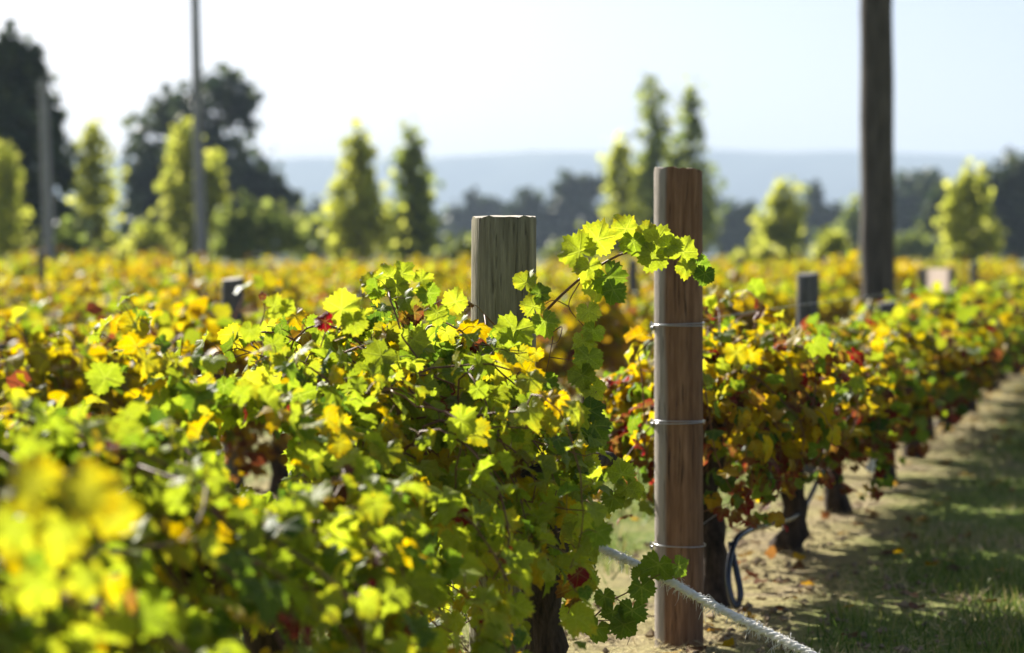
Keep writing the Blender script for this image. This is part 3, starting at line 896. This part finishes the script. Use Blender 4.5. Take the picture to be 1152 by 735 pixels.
# pale board between two slim posts
Zb = 27.0
c = P(1054, 312, Zb)
sb = empty('board_sign', (c[0], c[1], 0)); tag(sb, 'small pale blank board fixed between two short dark posts, right of the big pole', 'sign')
for sx in (-0.165, 0.165):
    o = post_mesh_mb(0.042, 1.02, np.random.default_rng(77), sides=14).build('post', [M_POST_DARK, M_POST_DARK], sb); o.location = (sx, 0, 0)
MB().box((0, -0.02, 0.88), (0.122, 0.003, 0.13)).build('panel', M_BOARD, sb, flat=True)

# poles
def pole(x, Z, r0, r1, h, lean, mat, label, seed, cap=False):
    q = P(x, HORY, Z)
    root = empty('utility_pole', (q[0], q[1], 0)); tag(root, label, 'pole')
    rng = np.random.default_rng(seed); n = 26
    zz = np.linspace(-0.1, h, n)
    path = np.stack([lean * zz + 0.012 * np.cumsum(rng.normal(0, 0.35, n)), 0 * zz, zz], -1)
    path[:, 0] -= path[0, 0]
    rr = np.linspace(r0, r1, n) * (1 + 0.012 * rng.standard_normal(n))
    MB().tube(path, rr, 22, lump=0.012, rng=rng).build('shaft', mat, root)
    return root, path
bigp, pth = pole(990, 24.0, 0.172, 0.15, 8.2, -0.012, M_POLE, 'thick rough timber pole towering over the right-hand vines and out of the picture', 61)
tp, pth = pole(229, 50.0, 0.125, 0.085, 8.6, -0.018, M_POLE_GREY, 'tall thin grey pole in front of the big dark spreading tree', 62)
for sx in (-1, 1):
    MB().tube(np.array([[sx * 0.42, 0, 8.0], [sx * 0.42, 0, 8.06], [sx * 0.42, 0, 8.16]]) + [pth[-1][0], 0, 0], [0.03, 0.05, 0.02], 10).build('insulator', M_WHITE, tp)
MB().box((pth[-1][0], -0.12, 7.95), (0.55, 0.04, 0.05)).build('crossarm', M_POLE_GREY, tp, flat=True)
sp_, pth = pole(57, 52.0, 0.13, 0.10, 4.95, -0.036, M_POLE_GREY, 'shorter leaning grey pole in front of the dark trees on the far left', 63)

# ------------------------------------------------------------------ rope
def build_rope():
    ctrl = [gp + np.array([0.0, -0.09, 0.56 - gp[2]]), P(620, 592, 5.78), P(680, 619, 5.72), P(740, 648, 5.62), P(800, 681, 5.50), P(860, 711, 5.40), P(912, 737, 5.30),
            P(1010, 790, 5.12), P(1120, 850, 4.9), [1.25, 4.55, 0.03], [1.5, 4.3, 0.016]]
    n = 420
    c = smooth_path(ctrl, n)
    t = norm(np.gradient(c, axis=0)); a = norm(np.cross(t, [0, 0, 1])); b = np.cross(a, t)
    L = np.concatenate([[0], np.cumsum(np.linalg.norm(np.diff(c, axis=0), axis=1))])
    mb = MB(); rng = np.random.default_rng(70)
    for k in range(3):
        ph = L * 2 * math.pi / 0.055 + k * 2.094
        strand = c + 0.0046 * (np.cos(ph)[:, None] * a + np.sin(ph)[:, None] * b)
        mb.tube(strand, 0.0056 * (1 + 0.05 * rng.standard_normal(n)), 9, lump=0.05, rng=rng)
    for i in range(1300):       # frayed fibres
        j = rng.integers(30, n - 30); ang = rng.uniform(0, 6.28)
        d = math.cos(ang) * a[j] + math.sin(ang) * b[j]
        l = rng.uniform(0.004, 0.012) if rng.random() < 0.9 else rng.uniform(0.012, 0.03)
        p0 = c[j] + d * 0.009; p1 = p0 + (d + t[j] * rng.uniform(-1, 1)) * l * 0.6 + [0, 0, -0.15 * l]; p2 = p1 + (d * 0.6 + t[j] * rng.uniform(-1, 1)) * l * 0.5 + [0, 0, -0.4 * l]
        mb.tube(np.array([p0, p1, p2]), [0.0009, 0.0007, 0.0004], 3, cap=False)
    tag(mb.build('rope', M_ROPE), 'frayed off-white twisted rope slanting down past the brown post', 'rope')
build_rope()

# ------------------------------------------------------------------ drip hose and bits in the right-hand row
def build_hose():
    far = [rowpt(zs(Z), 0.12 + 0.03 * math.sin(Z * 2), 0.36 + 0.03 * math.sin(Z * 4)) for Z in np.arange(20.0, 9.8, -1.0)]
    q = far + [P(905, 572, 9.4), P(868, 590, 8.4), P(846, 596, 7.9), P(828, 610, 7.74), P(820, 645, 7.68), P(823, 672, 7.66), P(829, 684, 7.66), P(834, 670, 7.67), P(829, 642, 7.7), P(824, 620, 7.72), P(823, 611, 7.73)]
    tag(MB().tube(smooth_path(q, 220), 0.0105, 10).build('irrigation_hose', M_HOSE), 'black irrigation hose along the right-hand vines, its looped end hanging to the ground', 'hose')
build_hose()
def strip(x, y, Z, w, h, rot, label):
    mb = MB(); c = P(x, y, Z); n = 7
    t = np.linspace(-1, 1, n); cs, sn = math.cos(rot), math.sin(rot)
    pth = np.stack([sn * t * h + 0.006 * np.sin(3 * t), 0.01 * t * t, cs * t * h], -1)
    sd = np.array([cs, 0.35, -sn]) * w
    for o_ in (0, 0.0025):
        v = np.concatenate([pth + sd + [0, o_, 0], pth - sd + [0, o_, 0]]); i = np.arange(n - 1)
        f = np.stack([i, i + 1, i + n + 1, i + n], -1)
        mb.add(v, f if o_ else f[:, ::-1])
    o = mb.build('white_strip', M_WHITE); o.location = c
    tag(o, label, 'plastic strip')
strip(988, 515, 10.0, 0.020, 0.068, 0.5, 'loose white plastic strip hanging low among the red leaves of the right-hand row')  # added white sliver, stands in for the bright glare on the glossy hose
strip(1043, 452, 14.6, 0.02, 0.045, 0.4, 'small pale plastic tie farther along the right-hand row, above the white strip')

# ------------------------------------------------------------------ trees
TM = {
    'light': tree_leaf_material('pale_poplar_leaf', (0.28, 0.32, 0.04), (0.45, 0.47, 0.06), (0.55, 0.55, 0.10), 0.75),
    'mid': tree_leaf_material('green_tree_leaf', (0.13, 0.18, 0.035), (0.23, 0.28, 0.05), (0.36, 0.39, 0.08), 0.65),
    'dark': tree_leaf_material('dark_tree_leaf', (0.026, 0.045, 0.02), (0.055, 0.08, 0.032), (0.11, 0.135, 0.05), 0.35),
}
def tree(x, Z, lobes, kind, label, seed, n=3800, leaf_m=0.30, trunk=0.16, name='tree', base_y=None):
    """lobes: (px, py, half width px, half height px) of the crown as seen; each becomes a rounded volume at the tree's real distance"""
    rng = np.random.default_rng(seed)
    b = P(x, HORY, Z)
    root = empty(name, (b[0], b[1], 0)); tag(root, label, 'tree')
    k = Z / FPX
    L = []
    for (px, py, wx, wy) in lobes:
        c = P(px, py, Z) - np.array([b[0], b[1], 0]); rx, rz = wx * k, wy * k
        L.append((c, np.array([rx, min(rx, 3.0) * rng.uniform(0.7, 1.0), rz])))
    n = int(n * {'light': 0.24, 'mid': 0.27, 'dark': 0.4}[kind])
    vol = np.array([r[0] * r[2] for c, r in L]) ** 1.0
    cnt = np.maximum(14, (n * vol / vol.sum()).astype(int))
    pos, out = [], []
    for (c, r), m in zip(L, cnt):
        # clumps sit on twigs spread through the volume, denser to the outside
        nc = max(5, m // 26)
        d = norm(rng.normal(0, 1, (nc, 3))); q = rng.random(nc) ** 0.42 * rng.uniform(0.75, 1.08, nc)
        cc = c + d * q[:, None] * r
        w = rng.integers(0, nc, m)
        pos.append(cc[w] + rng.normal(0, 1, (m, 3)) * np.minimum(r * 0.3, 0.6) * np.array([1, 1, 1.15])); out.append(d[w])
    pos = np.concatenate(pos); out = np.concatenate(out)
    if len(L) > 30:       # loose poplar sprays
        pos = pos + rng.normal(0, 1, pos.shape) * np.array([0.2, 0.2, 0.35]) * (Z / 100)
        leaf_m = leaf_m * 0.85
    ok = pos[:, 2] > 0.15
    pos, out = pos[ok], out[ok]
    N = len(pos)
    tip = norm(rng.normal(0, 0.8, (N, 3)) + out * 0.4); nor = rng.normal(0, 0.8, (N, 3)) + out * 0.6 + [0, 0, 0.4]
    v, f, u, cc = leaves_arrays(pos, tip, nor, leaf_m * rng.uniform(0.55, 1.25, N), np.zeros(N), rng, 3)
    # trunk and limbs
    top = max(L, key=lambda t: t[0][2] + t[1][2]); mb = MB()
    zt = top[0][2] + top[1][2] * 0.6
    p0 = np.array([0, 0, -0.1]); p1 = np.array([top[0][0], top[0][1], zt])
    mid = np.array([p1[0] * 0.25 + rng.normal(0, 0.1), 0, zt * 0.45])
    tp = smooth_path([p0, mid, p1], 14)
    mb.tube(tp, trunk * np.linspace(1.2, 0.15, 14), 9, lump=0.05, rng=rng)
    for (c, r) in L:
        for _ in range(3 if len(L) < 6 else (1 if len(L) < 30 or rng.random() < 0.5 else 0)):
            j = int(np.clip(np.searchsorted(tp[:, 2], c[2] - r[2] * rng.uniform(0.2, 1.0)), 2, 11))
            e = c + norm(rng.normal(0, 1, 3)) * r * 0.7
            mb.tube(smooth_path([tp[j], (tp[j] + e) / 2 + [0, 0, -0.1], e], 6), trunk * np.linspace(0.45, 0.08, 6), 5, rng=rng)
    mb.build('trunk', M_TBARK, root)
    me = mesh_np('crown', v, f, {'leafcol': cc}); link('crown', me, root, [TM[kind]])
    return root

def column(x, top, wmax, base=286, seed=0, lean=0):
    """many slim upright sprays around an axis: a ragged poplar, narrow at the top"""
    r = np.random.default_rng(seed); L = []; n = 48
    for i in range(n):
        t = (i + 0.5) / n
        w = wmax * np.interp(t, [0, 0.12, 0.45, 0.8, 1], [0.12, 0.48, 0.85, 1.0, 0.95])
        ox = r.uniform(-0.9, 0.9) * w if i > 2 else 0
        hh = (base - top) / 22 * r.uniform(1.0, 2.0)
        L.append((x + lean * (1 - t) + ox, top + (base - top) * t + hh * 0.6, max(2.5, w * r.uniform(0.12, 0.3)), hh))
    return L

tree(28, 95, [(18, 48, 16, 26), (38, 66, 15, 26), (10, 90, 26, 40), (42, 105, 18, 36), (-14, 110, 26, 50), (22, 140, 34, 46), (54, 150, 14, 44), (10, 200, 44, 50), (58, 205, 20, 46), (74, 190, 9, 22), (30, 255, 50, 34), (82, 258, 18, 34), (-20, 230, 40, 60)], 'dark', 'tall dense near-black tree at the far left edge behind the leaning grey pole', 1, 9000, 0.30, 0.25, 'evergreen_tree')
tree(4, 82, column(4, 172, 24, seed=3), 'light', 'pale green young tree at the left edge in front of the tall dark tree', 3, 1800, 0.22, 0.08, 'poplar_tree')
tree(115, 100, column(113, 143, 30, seed=4, lean=-10), 'light', 'pale poplar between the leaning grey pole and the big dark tree', 4, 4200, 0.26, 0.12, 'poplar_tree')
tree(230, 165, [(208, 128, 34, 34), (250, 115, 30, 26), (272, 128, 20, 22), (176, 138, 24, 26), (232, 165, 44, 34), (200, 185, 44, 36), (165, 215, 26, 40), (258, 205, 40, 32), (300, 225, 30, 34), (318, 240, 18, 22), (225, 235, 60, 45), (190, 262, 55, 28), (280, 260, 45, 28), (284, 142, 9, 9)],
     'dark', 'big dark spreading gum tree behind the tall thin pole', 5, 9000, 0.52, 0.45, 'gum_tree')
tree(210, 92, column(207, 142, 25, seed=6) + column(238, 185, 20, seed=7), 'light', 'pale green poplar in front of the big dark gum tree, beside the thin pole', 6, 4800, 0.25, 0.11, 'poplar_tree')
tree(292, 88, [(292, 262, 38, 28), (270, 250, 24, 24), (320, 258, 26, 26), (258, 272, 26, 20)], 'mid', 'low bushy light green tree right of the tall thin pole', 8, 2800, 0.22, 0.09, 'bushy_tree')
tree(405, 92, column(402, 152, 32, seed=9) + [(420, 245, 26, 42), (382, 255, 20, 32)], 'light', 'bright poplar left of its darker neighbour in the middle of the field edge', 9, 5200, 0.25, 0.12, 'poplar_tree')
tree(463, 97, column(462, 148, 23, seed=10) + [(470, 255, 22, 32)], 'mid', 'darker green pointed poplar beside the bright one', 10, 4800, 0.26, 0.12, 'poplar_tree')
tree(357, 120, [(357, 262, 22, 28), (342, 272, 18, 18), (372, 270, 16, 20)], 'mid', 'low dark green bush left of the bright poplar', 11, 1800, 0.27, 0.1, 'bushy_tree')
tree(698, 125, column(697, 162, 17, seed=12) + [(700, 262, 22, 28)], 'light', 'slim pale poplar just left of the dark poplar behind the tall brown post', 12, 3600, 0.29, 0.12, 'poplar_tree')
tree(735, 135, column(733, 96, 27, seed=13) + [(735, 230, 30, 55)], 'mid', 'tall grey-green poplar rising behind the tall brown post', 13, 5200, 0.34, 0.17, 'poplar_tree')
tree(776, 140, column(773, 98, 24, seed=14) + [(785, 235, 22, 50)], 'mid', 'tall slim poplar right of the similar one, above the top of the brown post', 14, 4600, 0.34, 0.17, 'poplar_tree')
tree(880, 100, column(878, 212, 30, seed=15), 'light', 'small bright poplar between the brown post and the big pole', 15, 3400, 0.24, 0.1, 'poplar_tree')
tree(1096, 88, column(1094, 194, 31, base=300, seed=16, lean=-6), 'light', 'bright yellow-green conical tree right of the big pole', 16, 4200, 0.23, 0.1, 'poplar_tree')
# hazier trees farther out
tree(655, 420, [(662, 205, 26, 20), (640, 222, 30, 24), (610, 235, 30, 26), (640, 255, 60, 34), (680, 260, 26, 30), (585, 255, 30, 30)], 'dark', 'hazy blue-green gum tree with a ragged top right of the grey post', 20, 5200, 1.1, 0.7, 'gum_tree')
tree(545, 520, [(545, 232, 26, 16), (520, 250, 26, 22), (560, 258, 40, 26)], 'dark', 'pale hazy round tree directly behind the grey post', 21, 2600, 1.3, 0.6, 'gum_tree')
tree(500, 560, [(495, 255, 24, 18), (480, 262, 30, 20), (518, 268, 26, 18)], 'mid', 'low hazy tree between the dark poplar and the grey post', 22, 1800, 1.3, 0.5, 'gum_tree')
tree(350, 520, [(345, 240, 20, 14), (330, 255, 26, 22), (368, 258, 22, 20)], 'dark', 'hazy tree beyond the low dark bush', 23, 1800, 1.2, 0.5, 'gum_tree')
tree(835, 380, [(832, 250, 22, 26), (820, 268, 22, 24), (848, 268, 20, 24)], 'dark', 'dark bluish round tree right of the tall brown post', 24, 2600, 0.95, 0.5, 'gum_tree')
tree(922, 400, [(918, 238, 18, 24), (935, 250, 18, 24), (905, 262, 20, 24), (930, 270, 30, 22)], 'dark', 'dark bluish twin-topped tree left of the big pole', 25, 2800, 1.0, 0.5, 'gum_tree')
tree(955, 230, [(955, 262, 22, 24), (972, 258, 18, 26), (942, 276, 22, 16)], 'mid', 'soft green tree half hidden by the big pole', 26, 2000, 0.55, 0.3, 'bushy_tree')
tree(1035, 330, [(1032, 212, 24, 22), (1015, 230, 24, 26), (1050, 228, 22, 26), (1030, 260, 42, 34)], 'dark', 'hazy dark tree just right of the big pole', 27, 3600, 0.85, 0.5, 'gum_tree')
tree(1028, 170, [(1028, 278, 22, 16), (1018, 284, 18, 12), (1040, 280, 16, 14)], 'mid', 'low grey-green bush right of the big pole base', 28, 1400, 0.4, 0.2, 'bushy_tree')
tree(1062, 180, [(1055, 245, 20, 26), (1066, 232, 18, 22), (1050, 272, 22, 22)], 'dark', 'near-black bush left of the bright conical tree', 29, 2200, 0.45, 0.25, 'bushy_tree')
tree(1140, 185, [(1135, 205, 26, 22), (1160, 195, 34, 26), (1112, 225, 24, 26), (1140, 250, 50, 44), (1180, 240, 40, 50)], 'dark', 'large near-black tree at the right edge behind the bright conical tree', 30, 6500, 0.5, 0.45, 'gum_tree')

for bx, bz, bh, bw, knd, lab in [(75, 80, 20, 26, 'mid', 'low olive bush at the field edge right of the leaning grey pole'), (160, 84, 22, 26, 'light', 'low pale bush at the field edge left of the tall thin pole'),
                            (520, 86, 16, 24, 'mid', 'low bush at the field edge just left of the grey post'), (645, 90, 16, 30, 'mid', 'low bush at the field edge between the grey and the brown post'),
                            (850, 86, 14, 20, 'light', 'small pale bush at the foot of the bright poplar left of the big pole'), (935, 84, 16, 20, 'light', 'small pale bush at the field edge left of the big pole')]:
    tree(bx, bz, [(bx, 300 - bh, bw, bh), (bx - bw * 0.7, 300 - bh * 0.6, bw * 0.6, bh * 0.6), (bx + bw * 0.8, 300 - bh * 0.7, bw * 0.6, bh * 0.7)], knd, lab, bx, 1200, 0.22, 0.06, 'bush')

def far_woods():
    rng = np.random.default_rng(99); pos = []
    N = 15000
    x = rng.uniform(-330, 330, N); y = rng.uniform(820, 1000, N)
    hmax = 12 + 4 * np.sin(x / 23) + 3 * np.sin(x / 9.0 + 1) + 3 * np.sin(x / 51) + 5 * (x > 60)
    z = rng.random(N) ** 0.7 * hmax
    pos = np.stack([x, y, z], -1)
    tip = rng.normal(0, 1, (N, 3)); nor = rng.normal(0, 1, (N, 3)) + [0, -0.3, 0.5]
    v, f, u, c = leaves_arrays(pos, tip, nor, rng.uniform(1.3, 2.6, N), np.zeros(N), rng, 3)
    tag(link('far_woods', mesh_np('far_woods', v, f, {'leafcol': c}), None, [TM['dark']]), 'long belt of far blue woods below the hills', 'woods', kind='stuff')
far_woods()

# ------------------------------------------------------------------ grass and leaf litter
def grass_blades():
    k = NT('grass_blade')
    at = k.n('Attribute', attribute_name='leafcol').outputs['Vector']
    sep = k.n('SeparateXYZ'); k.t.links.new(at, sep.inputs[0])
    col = k.ramp(sep.outputs[1], [(0.0, (0.05, 0.10, 0.014)), (0.55, (0.12, 0.19, 0.022)), (0.8, (0.22, 0.25, 0.05)), (1.0, (0.34, 0.28, 0.11))])
    pr = k.principled(col, 0.5, 0.3); tr = k.n('BsdfTranslucent'); k.t.links.new(col, tr.inputs['Color'])
    mx = k.n('MixShader'); mx.inputs[0].default_value = 0.4
    k.t.links.new(pr, mx.inputs[1]); k.t.links.new(tr.outputs[0], mx.inputs[2]); m = k.done(mx.outputs[0])
    rng = np.random.default_rng(5)
    N = 90000
    Z = 6.2 + 20 * rng.random(N) ** 1.3; off = np.where(rng.random(N) < 0.62, rng.normal(1.35, 0.5, N), rng.normal(-1.35, 0.6, N))
    clump = np.sin(Z * 5.1 + off * 3) + np.sin(off * 9 + Z * 2.3)
    keep = (np.abs(off) > 0.42) & (clump + rng.normal(0, 0.6, N) > -0.5)
    Z, off = Z[keep], off[keep]; N = len(Z)
    s = (Z - V[1] * off) / U[1]
    base = np.stack([O[0] + U[0] * s + V[0] * off, Z, np.full(N, -0.015)], -1)
    h = rng.uniform(0.02, 0.065, N); a = rng.uniform(0, 6.28, N); w = rng.uniform(0.0015, 0.003, N) * (1 + Z / 12)
    sd = np.stack([np.cos(a), np.sin(a), 0 * a], -1) * w[:, None]
    ln = rng.normal(0, 0.5, (N, 3)) * h[:, None]; ln[:, 2] = h + 0.015
    v = np.stack([base - sd, base + sd, base + ln], 1).reshape(-1, 3)
    f = np.arange(3 * N).reshape(-1, 3)
    c = np.repeat(np.stack([0 * h, rng.random(N), 0 * h], -1), 3, axis=0)
    tag(link('grass', mesh_np('grass', v, f, {'leafcol': c}), None, [m]), 'short grass in the alleys beside the vine rows', 'grass', kind='stuff')
grass_blades()

def straw():
    rng = np.random.default_rng(25); N = 16000
    Z = 6.2 + 14 * rng.random(N) ** 1.5; off = rng.normal(0.35, 0.6, N)
    s = (Z - V[1] * off) / U[1]
    clump = np.sin(Z * 3.7 + off * 5) + np.sin(off * 11 - Z * 1.9) + rng.normal(0, 0.6, N)
    k = clump > -0.2; Z, off, s = Z[k], off[k], s[k]; N = len(Z)
    base = np.stack([O[0] + U[0] * s + V[0] * off, Z, rng.uniform(0.004, 0.02, N)], -1)
    a = rng.uniform(0, 6.28, N); l = rng.uniform(0.02, 0.07, N); w = rng.uniform(0.0012, 0.003, N)
    d = np.stack([np.cos(a) * l, np.sin(a) * l, rng.uniform(-0.01, 0.03, N)], -1)
    sd = np.stack([-np.sin(a) * w, np.cos(a) * w, 0 * a], -1)
    v = np.stack([base - d - sd, base - d + sd, base + d], 1).reshape(-1, 3)
    m = plain('dry_straw', (0.40, 0.32, 0.15), 0.8, 0.2, 0.5, 9)
    tag(link('dry_straw', mesh_np('dry_straw', v, np.arange(3 * N).reshape(-1, 3)), None, [m]), 'dead dry grass stalks lying on the soil along the row', 'straw', kind='stuff')
    mb = MB()
    for i in range(900):
        z = 6.3 + 9 * rng.random() ** 1.4; o = rng.normal(0.1, 0.5); r = rng.uniform(0.006, 0.022)
        p = rowpt((z - V[1] * o) / U[1], o, r * 0.2)
        q = norm(rng.normal(0, 1, (6, 3))) * 0 + np.array([[1, 0, 0], [-1, 0, 0], [0, 1, 0], [0, -1, 0], [0, 0, 0.7], [0, 0, -0.7]]) * rng.uniform(0.6, 1.3, (6, 3)) * r + rng.normal(0, 0.15, (6, 3)) * r
        mb.add(q + p, [[0, 2, 4], [2, 1, 4], [1, 3, 4], [3, 0, 4], [2, 0, 5], [1, 2, 5], [3, 1, 5], [0, 3, 5]])
    tag(mb.build('soil_clods', plain('dry_clod', (0.22, 0.165, 0.105), 0.95, 0.1, 0.3, 20), flat=True), 'small dry clods and stones on the bare soil beside the trunks', 'clods', kind='stuff')
straw()

def litter():
    rng = np.random.default_rng(15); N = 380
    Z = 6.3 + 18 * rng.random(N) ** 1.4; off = rng.normal(0.1, 0.55, N)
    s = (Z - V[1] * off) / U[1]
    pos = np.stack([O[0] + U[0] * s + V[0] * off, Z, rng.uniform(0.012, 0.03, N)], -1)
    tip = rng.normal(0, 1, (N, 3)); tip[:, 2] *= 0.15
    nor = rng.normal(0, 0.25, (N, 3)) + [0, 0, 1]
    me = leaves_mesh('fallen_leaves', pos, tip, nor, rng.uniform(0.02, 0.038, N), rng.choice([0.66, 0.74, 0.8, 0.84], N) + rng.normal(0, 0.02, N), rng, 2)
    tag(link('fallen_leaves', me, None, [M_LEAF_FAR]), 'dry brown leaves fallen on the soil under the vines', 'fallen leaves', kind='stuff')
litter()
